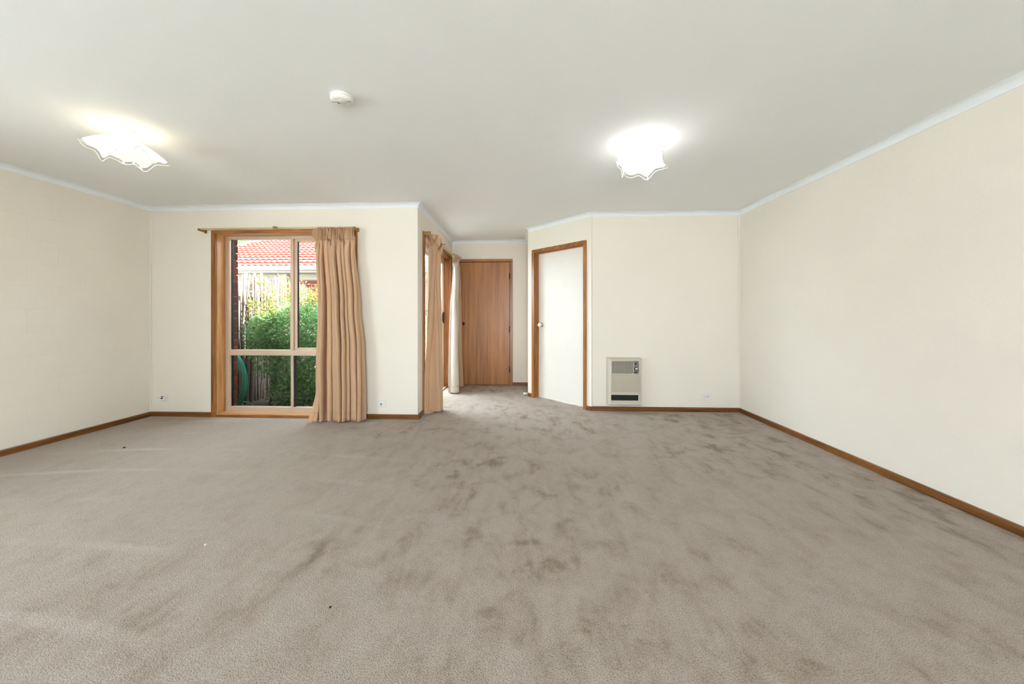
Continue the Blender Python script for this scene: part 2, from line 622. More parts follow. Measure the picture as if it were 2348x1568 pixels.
# hall left wall with the sliding door opening
DY0, DY1, DZ1 = 4.03, 5.55, 2.057
o = MB().box(XHL - T, XHL, YW + T, DY0, -0.06, ZC + 0.06).box(XHL - T, XHL, DY1, YE + T, -0.06, ZC + 0.06).box(XHL - T, XHL, DY0, DY1, DZ1, ZC + 0.06).build('wall_hall_left', 'plaster')
struct(o, 'cream hall wall around the sliding glass door', 'wall')
o = MB().box(XHL, -1.03, YE, YE + T, -0.06, ZC + 0.06).box(-0.172, XHR + 0.14, YE, YE + T, -0.06, ZC + 0.06).box(-1.03, -0.172, YE, YE + T, 2.034, ZC + 0.06).build('wall_hall_end', 'plaster')
struct(o, 'cream wall around the timber veneer door at the hall end', 'wall')
o = MB().box(XHR, XHR + T, YA, YE, -0.06, ZC + 0.06).build('wall_hall_right', 'plaster')
struct(o, 'short cream hall wall beside the white door', 'wall')
# angled wall in its own frame: u along the wall, w out of the room, z up
s2 = math.sqrt(0.5)
MA = Matrix(((s2, s2, 0, XHR), (-s2, s2, 0, YA), (0, 0, 1, 0), (0, 0, 0, 1)))
LA = math.hypot(XA - XHR, YA - YH)
AU0, AU1, AZ1 = 0.115, 0.923, 2.01
o = MB(MA).box(-0.02, AU0, 0, T, -0.06, ZC + 0.06).box(AU1, LA + 0.02, 0, T, -0.06, ZC + 0.06).box(AU0, AU1, 0, T, AZ1, ZC + 0.06).build('wall_angled', 'plaster')
struct(o, 'cream diagonal wall holding the white door', 'wall')
o = MB().box(XA, XR + 0.1, YH, YH + T, -0.06, ZC + 0.06).build('wall_back_right', 'plaster')
struct(o, 'plain cream wall carrying the gas heater', 'wall')
# wall behind the camera, with unseen glazing added for daylight
RX0, RX1, RZ1 = -0.75, 0.75, 2.1
o = MB().box(XL - 0.1, RX0, YR - T, YR, -0.06, ZC + 0.06).box(RX1, XR + 0.1, YR - T, YR, -0.06, ZC + 0.06).box(RX0, RX1, YR - T, YR, RZ1, ZC + 0.06).build('wall_rear', 'plaster')
struct(o, 'cream wall with added glazing behind the viewpoint', 'wall')
wr = root('added_window_rear', (0, YR, 0), 'unseen aluminium framed glazing added in the rear wall for daylight', 'window', kind='structure')
for x in (RX0, RX0 + 0.725, RX1 - 0.05):
    bx('stile', 'bronze_alu', wr, x, x + 0.05, YR - 0.09, YR - 0.04, 0.05, RZ1 - 0.05)
bx('head', 'bronze_alu', wr, RX0, RX1, YR - 0.1, YR - 0.03, RZ1 - 0.05, RZ1)
bx('sill', 'bronze_alu', wr, RX0, RX1, YR - 0.1, YR - 0.03, 0, 0.05)
for i in range(2):
    bx('pane', 'glass', wr, RX0 + 0.05 + 0.725 * i, RX0 + 0.725 * (i + 1), YR - 0.067, YR - 0.063, 0.05, RZ1 - 0.05)

ws = root('added_window_side', (XL, -0.10, 0), 'unseen aluminium window added in the left wall for daylight', 'window', kind='structure')  # unseen window, added to light the right wall
for y in (SY0, (SY0 + SY1) / 2 - 0.025, SY1 - 0.05):
    bx('stile', 'bronze_alu', ws, XL - 0.13, XL - 0.08, y, y + 0.05, SZ0 + 0.05, SZ1 - 0.05)
bx('head', 'bronze_alu', ws, XL - 0.14, XL - 0.07, SY0, SY1, SZ1 - 0.05, SZ1)
bx('sill', 'bronze_alu', ws, XL - 0.14, XL - 0.07, SY0, SY1, SZ0, SZ0 + 0.05)
bx('pane', 'glass', ws, XL - 0.107, XL - 0.103, SY0 + 0.05, (SY0 + SY1) / 2 - 0.025, SZ0 + 0.05, SZ1 - 0.05)
bx('pane', 'glass', ws, XL - 0.107, XL - 0.103, (SY0 + SY1) / 2 + 0.025, SY1 - 0.05, SZ0 + 0.05, SZ1 - 0.05)

# cornice and skirting follow the room outline, mitred at the corners
PATH = [(XL, YR), (XL, YW), (XHL, YW), (XHL, YE), (XHR, YE), (XHR, YA), (XA, YH), (XR, YH), (XR, YR)]
SIDE = ['left', 'back_left', 'hall_left', 'hall_end', 'hall_right', 'angled', 'back_right', 'right']


def offs(d):
    """room outline moved d into the room"""
    n = len(PATH)
    segs = []
    for i in range(n - 1):
        a, b = Vector(PATH[i]), Vector(PATH[i + 1])
        t = (b - a).normalized()
        nrm = Vector((t.y, -t.x))
        segs.append((a + nrm * d, t))
    out = [segs[0][0]]
    for i in range(1, n - 1):
        (p, t), (q, u) = segs[i - 1], segs[i]
        den = t.x * u.y - t.y * u.x
        k = ((q.x - p.x) * u.y - (q.y - p.y) * u.x) / den
        out.append(p + t * k)
    out.append(Vector(PATH[-1]) + Vector((segs[-1][1].y, -segs[-1][1].x)) * d)
    return out


def run(prof, i, lo=None, hi=None):
    """loft prof (d, z) along wall i; lo/hi cut it square at a distance from the wall's start"""
    rows = []
    a, b = Vector(PATH[i]), Vector(PATH[i + 1])
    t = (b - a).normalized()
    nrm = Vector((t.y, -t.x))
    for d, z in prof:
        ps = offs(d)
        p = ps[i] if lo is None else a + t * lo + nrm * d
        q = ps[i + 1] if hi is None else a + t * hi + nrm * d
        rows.append([(p.x, p.y, z), (q.x, q.y, z)])
    m = MB().grid(rows, smooth=False)
    n = len(prof)
    m.f += [[2 * k for k in range(n)], [2 * k + 1 for k in range(n)]]
    m.s += [False, False]
    return m


cov = [(0.0, CB), (0.004, CB)]
for k in range(9):
    a = k / 8 * math.pi / 2
    cov.append((0.004 + 0.044 * (1 - math.cos(a)), CB + 0.003 + 0.044 * math.sin(a)))
cov += [(0.05, ZC - 0.003), (0.05, ZC), (0.0, ZC)]
WHERE = ['above the left block wall', 'above the garden window', 'above the sliding door', 'above the hall end door', 'in the short hall wall corner', 'above the white diagonal door', 'above the heater wall', 'along the long right wall']
for i in range(8):
    o = run(cov, i).build('trim_%d' % (i + 1), 'cornice')
    struct(o, 'white coved plaster cornice ' + WHERE[i], 'cornice')

BB = [(0.0, 0.0), (0.016, 0.0), (0.016, 0.046), (0.012, 0.052), (0.0, 0.052)]
cuts = {0: [(None, None)], 1: [(None, -3.477 - XL), (-1.80 - XL, None)], 2: [(None, 3.977 - YW), (5.603 - YW, None)],
        3: [(None, 0.072), (-0.139 - XHL, None)], 4: [(None, None)], 5: [(None, 0.066), (0.965, None)], 6: [(None, None)], 7: [(None, None)]}
for i in range(8):
    m = MB()
    for lo, hi in cuts[i]:
        r_ = run(BB, i, lo, hi)
        m.add(r_.v, r_.f)
    o = m.build('baseboard_' + SIDE[i], 'skirt_y' if i in (0, 2, 4, 7) else 'skirt_x')
    struct(o, 'low stained timber skirting ' + ['along the left block wall', 'either side of the garden window', 'beside the sliding door', 'beside the hall end door', 'on the short hall wall', 'either side of the white diagonal door', 'under the gas heater', 'along the long right wall'][i], 'skirting')
# beads in the two back corners
o = MB().box(XR - 0.022, XR, YH - 0.010, YH, 0.052, CB).build('trim_9', 'plaster', bevel=0.003)
struct(o, 'narrow cream bead in the back right corner', 'trim')
o = MB().box(XL, XL + 0.012, YW - 0.020, YW, 0.052, CB).build('trim_10', 'plaster', bevel=0.003)
struct(o, 'narrow cream bead in the back left corner', 'trim')

# ------------------------------------------------------------------ garden window
w1 = root('window_1', (-2.64, YW, 0), 'tall timber framed garden window with four aluminium panes', 'window', kind='structure')
AO = 0.054
bx('architrave', 'wood_z', w1, WX0 - AO, WX0, YW - 0.018, YW, 0, WZ1, bevel=0.004)
bx('architrave', 'wood_z', w1, WX1, WX1 + AO, YW - 0.018, YW, 0, WZ1, bevel=0.004)
bx('architrave', 'wood_x', w1, WX0 - AO, WX1 + AO, YW - 0.018, YW, WZ1, WZ1 + 0.034, bevel=0.004)
YF = YW + 0.11
bx('reveal', 'lit_wood_z', w1, WX0 - 0.004, WX0 + 0.004, YW - 0.002, YF, WZ0, WZ1)
bx('reveal', 'lit_wood_z', w1, WX1 - 0.004, WX1 + 0.004, YW - 0.002, YF, WZ0, WZ1)
bx('reveal', 'lit_wood_x', w1, WX0, WX1, YW - 0.002, YF, WZ1 - 0.004, WZ1 + 0.004)
bx('sill', 'lit_wood_x', w1, WX0 - 0.0, WX1 + 0.0, YW - 0.012, YF, 0.012, WZ0, bevel=0.003)
bx('sill_apron', 'wood_x', w1, WX0, WX1, YW - 0.016, YW + 0.01, 0.0, 0.026, bevel=0.003)
fw = 0.05
FZ0, FZ1 = WZ0, WZ1 - 0.004
GX0, GX1 = WX0 + 0.052, WX1 - 0.052
MX0, MX1 = -2.650, -2.599
TZ0, TZ1 = 0.678, 0.743
fr = MB()
fr.box(WX0 + 0.004, GX0, YF, YF + 0.06, FZ0, FZ1).box(GX1, WX1 - 0.004, YF, YF + 0.06, FZ0, FZ1)
fr.box(GX0, GX1, YF, YF + 0.06, FZ0, 0.085).box(GX0, GX1, YF, YF + 0.06, 2.017, FZ1)
fo = fr.build('frame', 'bronze_alu', w1, bevel=0.003)
bx('shadow_gap_strip', 'shadow_gap_black', fo, GX0 - 0.001, GX0 + 0.006, YF + 0.03, YF + 0.058, 0.085, 2.017)  # black strip standing in for the shadow gap beside the frame
bx('transom', 'bronze_alu', w1, GX0, GX1, YF - 0.004, YF + 0.056, TZ0, TZ1, bevel=0.004)
bx('mullion', 'bronze_alu', w1, MX0, MX1 - 0.014, YF + 0.002, YF + 0.05, TZ1, 2.017, bevel=0.003)
bx('mullion', 'bronze_alu', w1, MX0 + 0.006, MX1 - 0.016, YF + 0.002, YF + 0.05, 0.085, TZ0, bevel=0.003)
# sliding sash of the upper right light
sx0 = MX1 - 0.014
sash = MB().box(sx0, sx0 + 0.034, YF + 0.022, YF + 0.052, TZ1 + 0.004, 2.012).box(GX1 - 0.034, GX1, YF + 0.022, YF + 0.052, TZ1 + 0.004, 2.012)
sash.box(sx0 + 0.034, GX1 - 0.034, YF + 0.022, YF + 0.052, TZ1 + 0.004, TZ1 + 0.022).box(sx0 + 0.034, GX1 - 0.034, YF + 0.022, YF + 0.052, 1.990, 2.012)
so = sash.build('sliding_sash', 'bronze_alu', w1, bevel=0.002)
bx('shadow_gap_strip', 'shadow_gap_black', so, sx0 + 0.034, sx0 + 0.040, YF + 0.03, YF + 0.05, TZ1 + 0.02, 1.992)
bx('shadow_gap_strip', 'shadow_gap_black', fo, MX1 - 0.016, MX1 - 0.004, YF + 0.02, YF + 0.05, 0.085, TZ0)
for (a, b, z0, z1, y) in ((GX0, MX0, TZ1, 2.017, 0.03), (sx0 + 0.034, GX1 - 0.03, TZ1 + 0.02, 1.992, 0.04), (GX0, MX0 + 0.006, 0.085, TZ0, 0.03), (MX1 - 0.016, GX1, 0.085, TZ0, 0.03)):
    bx('pane', 'dimmed_glass', w1, a, b, YF + y, YF + y + 0.004, z0, z1)

# ------------------------------------------------------------------ sliding glass door in the hall
d3 = root('door_3', (XHL, 4.79, 0), 'aluminium sliding glass door in timber frame behind two curtains', 'door', kind='structure')
bx('architrave', 'wood_z', d3, XHL, XHL + 0.018, DY0 - AO, DY0, 0, DZ1, bevel=0.004)
bx('architrave', 'wood_z', d3, XHL, XHL + 0.018, DY1, DY1 + AO, 0, DZ1, bevel=0.004)
bx('architrave', 'wood_y', d3, XHL, XHL + 0.018, DY0 - AO, DY1 + AO, DZ1, DZ1 + AO, bevel=0.004)
XF = XHL - 0.10
bx('reveal', 'wood_z', d3, XF, XHL + 0.002, DY0 - 0.004, DY0 + 0.004, 0.0, DZ1)
bx('reveal', 'wood_z', d3, XF, XHL + 0.002, DY1 - 0.004, DY1 + 0.004, 0.0, DZ1)
bx('reveal', 'wood_y', d3, XF, XHL + 0.002, DY0, DY1, DZ1 - 0.004, DZ1 + 0.004)
bx('threshold', 'cream_alu', d3, XF - 0.08, XHL - 0.05, DY0, DY1, -0.05, 0.015, bevel=0.003)
bx('carpet_bar', 'dark_metal', d3, XHL - 0.07, XHL - 0.045, DY0, DY1, -0.05, 0.006)
fr = MB().box(XF - 0.06, XF, DY0 + 0.004, DY0 + 0.05, 0.015, DZ1 - 0.004).box(XF - 0.06, XF, DY1 - 0.05, DY1 - 0.004, 0.015, DZ1 - 0.004).box(XF - 0.06, XF, DY0, DY1, DZ1 - 0.05, DZ1 - 0.004)
fr.build('frame', 'cream_alu', d3, bevel=0.003)


def leafpanel(y0, y1, x0, x1):
    m = MB()
    m.box(x0, x1, y0, y0 + 0.05, 0.02, DZ1 - 0.05).box(x0, x1, y1 - 0.05, y1, 0.02, DZ1 - 0.05)
    m.box(x0, x1, y0 + 0.05, y1 - 0.05, 0.02, 0.09).box(x0, x1, y0 + 0.05, y1 - 0.05, DZ1 - 0.10, DZ1 - 0.05)
    p = m.build('sliding_panel', 'cream_alu', d3, bevel=0.002)
    bx('pane', 'glass', p, (x0 + x1) / 2 - 0.002, (x0 + x1) / 2 + 0.002, y0 + 0.05, y1 - 0.05, 0.09, DZ1 - 0.10)
    return p


leafpanel(DY0 + 0.05, 4.80, XF - 0.055, XF - 0.032)
p = leafpanel(4.75, DY1 - 0.05, XF - 0.028, XF - 0.004)
MB().box(XF - 0.004, XF + 0.022, 5.462, 5.482, 1.02, 1.20).build('handle', 'dark_metal', p, bevel=0.005)
MB().box(XF - 0.004, XF + 0.004, 5.425, 5.435, 1.05, 1.18).build('latch_plate', 'dark_metal', p, bevel=0.001)

# ------------------------------------------------------------------ veneer door at the hall end
d1 = root('door_1', (-0.6, YE, 0), 'orange-brown timber veneer flush door at the end of the hall', 'door', kind='structure')
LX0, LX1 = -1.010, -0.192
bx('architrave', 'wood_z', d1, LX1 + 0.008, -0.139, YE - 0.018, YE + 0.03, 0, 2.02, bevel=0.004)
bx('architrave', 'wood_z', d1, -1.063, LX0 - 0.008, YE - 0.018, YE + 0.03, 0, 2.02, bevel=0.004)
bx('architrave', 'wood_x', d1, -1.063, -0.139, YE - 0.018, YE + 0.03, 2.02, 2.066, bevel=0.004)
bx('leaf', 'veneer', d1, LX0, LX1, YE - 0.006, YE + 0.032, 0.014, 2.014, bevel=0.002)
bx('jamb', 'wood_z', d1, LX0 - 0.03, LX1 + 0.03, YE + 0.036, YE + 0.06, 0.0, 2.05)
for z in (1.786, 0.916, 0.26):
    h = MB().box(LX1 - 0.004, LX1 + 0.010, YE - 0.010, YE - 0.004, z - 0.05, z + 0.05)
    h.tube([(LX1 + 0.004, YE - 0.012, z - 0.05), (LX1 + 0.004, YE - 0.012, z + 0.05)], 0.006)
    h.build('hinge', 'bronze_knob', d1)
MB().lathe([(0.028, 0), (0.028, 0.004), (0.012, 0.010), (0.011, 0.026), (0.022, 0.036), (0.027, 0.050), (0.022, 0.063), (0.008, 0.067)], (-0.953, YE - 0.006, 1.008), 'y').build('knob', 'bronze_knob', d1)

# ------------------------------------------------------------------ white door in the diagonal wall
d2 = root('door_2', (0.48, 4.58, 0), 'white painted flush door in timber frame on the diagonal wall', 'door', kind='structure')
bx('architrave', 'wood_z', d2, AU0 - 0.05, AU0, -0.018, 0.0, 0, AZ1, bevel=0.004, M=MA)
bx('architrave', 'wood_z', d2, AU1, AU1 + 0.042, -0.018, 0.0, 0, AZ1, bevel=0.004, M=MA)
bx('architrave', 'wood_x', d2, AU0 - 0.05, AU1 + 0.042, -0.018, 0.0, AZ1, AZ1 + 0.042, bevel=0.004, M=MA)
bx('jamb', 'wood_z', d2, AU0 - 0.006, AU0 + 0.003, -0.002, T, 0, AZ1, M=MA)
bx('jamb', 'wood_z', d2, AU1 - 0.003, AU1 + 0.006, -0.002, T, 0, AZ1, M=MA)
bx('jamb', 'wood_x', d2, AU0, AU1, -0.002, T, AZ1 - 0.004, AZ1 + 0.006, M=MA)
bx('door_stop_strip', 'wood_z', d2, AU0, AU0 + 0.012, 0.034, 0.066, 0, AZ1 - 0.004, bevel=0.002, M=MA)
bx('door_stop_strip', 'wood_x', d2, AU0, AU1, 0.034, 0.066, AZ1 - 0.016, AZ1 - 0.004, bevel=0.002, M=MA)
lf = bx('leaf', 'white_door', d2, AU0 + 0.004, AU1 - 0.004, 0.070, 0.106, 0.008, AZ1 - 0.006, bevel=0.002, M=MA)
MK = MA @ Matrix.Translation((AU0 + 0.066, 0.070, 1.010))
MB(MK).lathe([(0.030, 0), (0.030, 0.004), (0.013, 0.008), (0.012, 0.026)], (0, 0, 0), 'y').build('knob_rose', 'chrome', d2)
MB(MK).lathe([(0.014, 0.024), (0.024, 0.034), (0.029, 0.048), (0.026, 0.060), (0.016, 0.067), (0.004, 0.069)], (0, 0, 0), 'y').build('knob', 'white_plastic', d2)

# ------------------------------------------------------------------ curtains
def lerp(a, b, t):
    return a + (b - a) * t


def interp(tab, z):
    """tab: (z, value) from top to bottom"""
    if z >= tab[0][0]:
        return tab[0][1]
    for (z0, v0), (z1, v1) in zip(tab, tab[1:]):
        if z >= z1:
            t = (z0 - z) / (z0 - z1)
            t = t * t * (3 - 2 * t)
            return lerp(v0, v1, t)
    return tab[-1][1]


def make_curtain(name, label, group, P, edges, depth_tab, base_tab, folds, ztop, zbot, seed, slant, head=0.125, sag=(0.0, 0.0), cols=260, flare=None, lined=0.0):
    """P(s, d, z): point s along the wall, d off the wall. edges: tables of left and right s over z."""
    rnd = random.Random(seed)
    ph = [rnd.uniform(0, 6.28) for _ in range(6)]
    zc = sum(zbot) / 2
    c0 = P(0.5 * (interp(edges[0], 1) + interp(edges[1], 1)), 0.1, 0)
    rt = root(name, (c0[0], c0[1], 0), label, 'curtain', group)
    nz = 90

    def point(u, z, hd):
        l, r = interp(edges[0], z), interp(edges[1], z)
        # uneven fold spacing, drifting slowly with height
        w = u + 0.034 * math.sin(6.28 * u * 1.5 + ph[0] + 0.35 * z) + 0.020 * math.sin(6.28 * u * 3.7 + ph[1] - 0.5 * z)
        a = 2 * math.pi * folds * w + ph[2] + slant * max(0.0, (z - (ztop - head - 0.12))) * 9
        dp = interp(depth_tab, z)
        big = 0.72 + 0.50 * math.sin(6.28 * u * 2.9 + ph[3] + 0.6 * z)
        d = interp(base_tab, z) + dp * big * (0.5 * math.sin(a) + 0.10 * math.sin(2 * a + ph[4]))
        s = lerp(l, r, u) - (r - l) / folds * 0.27 * math.sin(2 * a) * min(1.0, dp / 0.05)
        # small pencil gathers in the heading
        if hd > 0:
            aa = 2 * math.pi * folds * 1.75 * w + slant * (z - ztop) * 40
            d += hd * 0.024 * math.sin(aa)
            s += hd * 0.004 * math.sin(2 * aa)
        if flare:
            s, d = flare(u, z, s, d)
        return P(s, max(d, 0.022), z)

    rows, hrows = [], []
    zj = ztop - head
    for i in range(nz + 1):
        t = i / nz
        row = []
        for k in range(cols + 1):
            u = k / cols
            b = lerp(zbot[0], zbot[1], u)
            z = lerp(zj, b, t)
            hd = max(0.0, 1 - (zj - z) / 0.10)
            row.append(point(u, z - sagf(u, sag) * max(0, 1 - (zj - z) / 0.5), hd))
        rows.append(row)
    k0 = int(cols * lined)
    MB().grid([r[k0:] for r in rows]).build('drape', 'curtain', rt, solid=0.003)
    if k0:
        MB().grid([r[:k0 + 1] for r in rows]).build('turned_lining', 'lining', rt, solid=0.003)
    for i in range(15):
        t = i / 14
        row = []
        for k in range(cols + 1):
            u = k / cols
            z = lerp(ztop + 0.004 * math.sin(u * 40 + ph[5]), zj, t)
            row.append(point(u, z - sagf(u, sag), 1.0))
        hrows.append(row)
    MB().grid(hrows).build('heading', 'curtain', rt, solid=0.004)
    # hem seam: a narrow fold of cloth along the bottom
    hem = []
    for dz in (0.098, 0.092):
        row = []
        for k in range(cols + 1):
            u = k / cols
            b = lerp(zbot[0], zbot[1], u)
            row.append(point(u, b + dz, 0))
        hem.append(row)
    MB().grid(hem).build('hem_seam', 'curtain', rt, solid=0.006)
    return rt


def sagf(u, sag):
    return sag[0] * max(0, 1 - u / 0.14) ** 1.5 + sag[1] * max(0, (u - 0.9) / 0.1)


def flare1(u, z, s, d):
    # the leading edge kicks out over the sill onto the carpet
    k = max(0.0, 1 - u / 0.13)
    q = max(0.0, 1 - z / 0.30) ** 1.3
    return s - 0.02 * k * q, d + 0.13 * k * q


def flare2(u, z, s, d):
    # the near edge falls back against the door frame
    k = max(0.0, 1 - u / 0.30)
    q = max(0.0, min(1.0, (1.9 - z) / 1.5))
    return s - 0.03 * k * q, d + (0.024 - d) * min(1.0, 1.3 * k) * q


make_curtain('curtain', 'full beige pleated curtain hanging at the right of the garden window', 'beige pleated curtains',
             lambda s, d, z: (s, YW - d, z),
             ([(2.085, -2.25), (1.95, -2.235), (1.25, -2.205), (0.55, -2.225), (0.25, -2.22), (0.0, -2.22)],
              [(2.085, -1.80), (1.9, -1.79), (1.25, -1.735), (0.75, -1.690), (0.3, -1.675), (0.0, -1.672)]),
             [(2.085, 0.02), (1.93, 0.035), (1.7, 0.075), (0.9, 0.11), (0.0, 0.125)],
             [(2.085, 0.105), (1.9, 0.105), (1.0, 0.105), (0.0, 0.11)],
             11, 2.085, (0.008, 0.022), 3, -1.0, sag=(0.045, 0.0), flare=flare1)
make_curtain('curtain', 'beige curtain bunched at the near end of the sliding door', 'beige pleated curtains',
             lambda s, d, z: (XHL + d, s, z),
             ([(2.085, 4.005), (1.25, 4.00), (0.0, 3.985)],
              [(2.085, 4.33), (1.8, 4.24), (1.25, 4.20), (0.0, 4.20)]),
             [(2.085, 0.075), (1.93, 0.075), (1.6, 0.08), (0.9, 0.13), (0.0, 0.16)],
             [(2.085, 0.115), (1.8, 0.115), (0.9, 0.12), (0.0, 0.125)],
             4.2, 2.085, (0.012, 0.022), 11, 1.2, cols=180, sag=(0.01, 0.01), flare=flare2)
make_curtain('curtain', 'pale beige curtain bunched at the far end of the sliding door', 'beige pleated curtains',
             lambda s, d, z: (XHL + d, s, z),
             ([(2.085, 5.37), (1.8, 5.32), (1.25, 5.17), (0.0, 5.04)],
              [(2.085, 5.66), (1.8, 5.63), (1.25, 5.62), (0.0, 5.63)]),
             [(2.085, 0.06), (1.93, 0.06), (1.6, 0.08), (0.9, 0.12), (0.0, 0.14)],
             [(2.085, 0.105), (1.8, 0.11), (0.9, 0.115), (0.0, 0.125)],
             4.4, 2.085, (0.012, 0.020), 23, 1.2, cols=180, sag=(0.0, 0.01), lined=0.38)

# tracks
tk = root('curtain_track', (-2.68, YW - 0.085, 2.09), 'champagne curtain track above the garden window', 'curtain track', 'curtain tracks')
bx('rail', 'brass_track', tk, -3.548, -1.80, YW - 0.062, YW - 0.042, 2.088, 2.108, bevel=0.003)
for x in (-3.553, -1.806):
    b_ = MB().box(x - 0.004, x + 0.006, YW - 0.095, YW, 2.072, 2.098)
    b_.box(x - 0.014, x + 0.018, YW - 0.006, YW, 2.062, 2.106)
    b_.build('bracket', 'brass', tk, bevel=0.002)
MB().box(-2.70, -2.67, YW - 0.104, YW, 2.100, 2.108).box(-2.698, -2.672, YW - 0.106, YW - 0.10, 2.074, 2.108).build('bracket', 'brass', tk, bevel=0.001)
th = root('curtain_track', (XHL + 0.085, 4.8, 2.09), 'champagne curtain track above the sliding door', 'curtain track', 'curtain tracks')
bx('rail', 'brass_track', th, XHL + 0.036, XHL + 0.054, 3.985, 5.65, 2.092, 2.110, bevel=0.003)
for y in (3.987, 5.46):
    MB().box(XHL, XHL + 0.095, y - 0.004, y + 0.006, 2.072, 2.110).box(XHL, XHL + 0.006, y - 0.012, y + 0.016, 2.066, 2.116).build('bracket', 'brass', th, bevel=0.002)
MB().box(XHL, XHL + 0.104, 4.70, 4.73, 2.106, 2.113).build('bracket', 'brass', th, bevel=0.001)
cord = MB()
for dx, dy in ((0.0, 0.0), (0.028, 0.012)):
    cord.tube([(XHL + 0.045 + dx, 3.995 + dy, 2.08), (XHL + 0.042 + dx * 0.7, 3.99 + dy, 1.6), (XHL + 0.040, 3.985, 1.20)], 0.0022, 6)
cord.build('pull_cord', 'white_plastic', th)
MB().lathe([(0.003, 0.0), (0.008, -0.01), (0.009, -0.05), (0.006, -0.065)], (XHL + 0.040, 3.985, 1.205)).build('cord_weight', 'white_plastic', th)

# ------------------------------------------------------------------ gas heater
HX0, HX1, HZ0, HZ1 = 1.020, 1.412, 0.080, 0.640
HY = YH - 0.105
ht = root('wall_heater', (1.216, YH, 0.08), 'beige flued gas wall heater with black outlet slot', 'heater')
b_ = MB()
c_ = 0.022
rows = []
for (ins, y) in ((0.0, YH), (0.0, YH - 0.055), (0.010, YH - 0.062), (0.010, HY + 0.022), (0.024, HY)):
    x0, x1, z0, z1 = HX0 + ins, HX1 - ins * 0.7, HZ0 + ins * 0.7, HZ1 - ins * 0.5
    rows.append([(x0, y, z0), (x1, y, z0), (x1, y, z1), (x0, y, z1)])
b_.grid(rows, smooth=False, close=True)
b_.f.append([len(b_.v) - 4 + k for k in range(4)])
b_.s.append(False)
b_.build('case', 'heater_body', ht, bevel=0.003)
fx0, fx1 = 1.043, 1.396
bx('front_panel', 'heater_panel', ht, fx0 + 0.006, fx1 - 0.012, HY - 0.005, HY + 0.002, 0.245, 0.452, bevel=0.001)
g0, g1, gz0, gz1 = 1.054, 1.302, 0.462, 0.606
gr = bx('grille', 'heater_body', ht, g0 - 0.004, g1 + 0.004, HY - 0.004, HY + 0.002, gz0 - 0.004, gz1 + 0.004, bevel=0.001)
sl = MB()
for r_ in range(9):
    for c2 in range(18):
        x = g0 + (c2 + 0.5) * (g1 - g0) / 18
        z = gz0 + (r_ + 0.5) * (gz1 - gz0) / 9
        dx = 0.0068 if c2 % 2 else 0.0075
        z += 0.003 if c2 % 2 else -0.002
        w, h = 0.0054, 0.0080
        ya, yb = HY - 0.0048, HY - 0.003
        vs = [(x - dx, ya, z - h + w), (x - dx + w, ya, z - h - 0.0), (x + dx, ya, z + h - w), (x + dx - w, ya, z + h)]
        vs += [(p[0], yb, p[2]) for p in vs]
        sl.add(vs, [(0, 1, 2, 3), (7, 6, 5, 4), (0, 4, 5, 1), (1, 5, 6, 2), (2, 6, 7, 3), (3, 7, 4, 0)])
tag(sl.build('grille_slots', 'black', gr), kind='stuff')
cp = bx('control_panel', 'heater_grey', ht, 1.308, 1.366, HY - 0.005, HY + 0.002, gz0 - 0.002, gz1 + 0.002, bevel=0.001)
MB().lathe([(0.021, 0), (0.021, 0.004)], (1.335, HY - 0.005, 0.519), 'y').build('dial_ring', 'black', cp)
MB().lathe([(0.017, 0.003), (0.015, 0.018), (0.004, 0.019)], (1.335, HY - 0.005, 0.519), 'y').build('dial', 'chrome', cp)
MB().lathe([(0.010, 0), (0.009, 0.006), (0.003, 0.007)], (1.330, HY - 0.005, 0.580), 'y').build('ignition_button', 'black', cp)
bx('rating_label', 'black', cp, 1.314, 1.344, HY - 0.0062, HY - 0.004, 0.471, 0.482)
bx('scale_mark', 'black', cp, 1.356, 1.361, HY - 0.0062, HY - 0.004, 0.478, 0.510)
ou = bx('outlet_slot', 'black', ht, 1.050, 1.360, HY - 0.003, HY + 0.002, 0.150, 0.214)
for k in range(4):
    z = 0.159 + k * 0.015
    bx('louvre', 'dark_metal', ou, 1.052, 1.358, HY - 0.007, HY - 0.003, z, z + 0.003)
bx('outlet_frame', 'heater_body', ht, 1.044, 1.366, HY - 0.006, HY + 0.002, 0.214, 0.220, bevel=0.001)
bx('outlet_frame', 'heater_body', ht, 1.044, 1.366, HY - 0.006, HY + 0.002, 0.142, 0.150, bevel=0.001)
for x, z in ((1.046, 0.56), (1.374, 0.56), (1.046, 0.232), (1.374, 0.232)):
    MB().lathe([(0.004, 0), (0.003, 0.002)], (x, HY, z), 'y', 10).build('screw', 'heater_grey', ht)

# ------------------------------------------------------------------ wall plates
def plate(name, label, cat, cx_, yw, cz, w=0.114, h=0.072, mat='white_plastic'):
    r_ = root(name, (cx_, yw, cz - h / 2), label, cat)
    bx('plate', mat, r_, cx_ - w / 2, cx_ + w / 2, yw - 0.010, yw, cz - h / 2, cz + h / 2, bevel=0.004)
    return r_


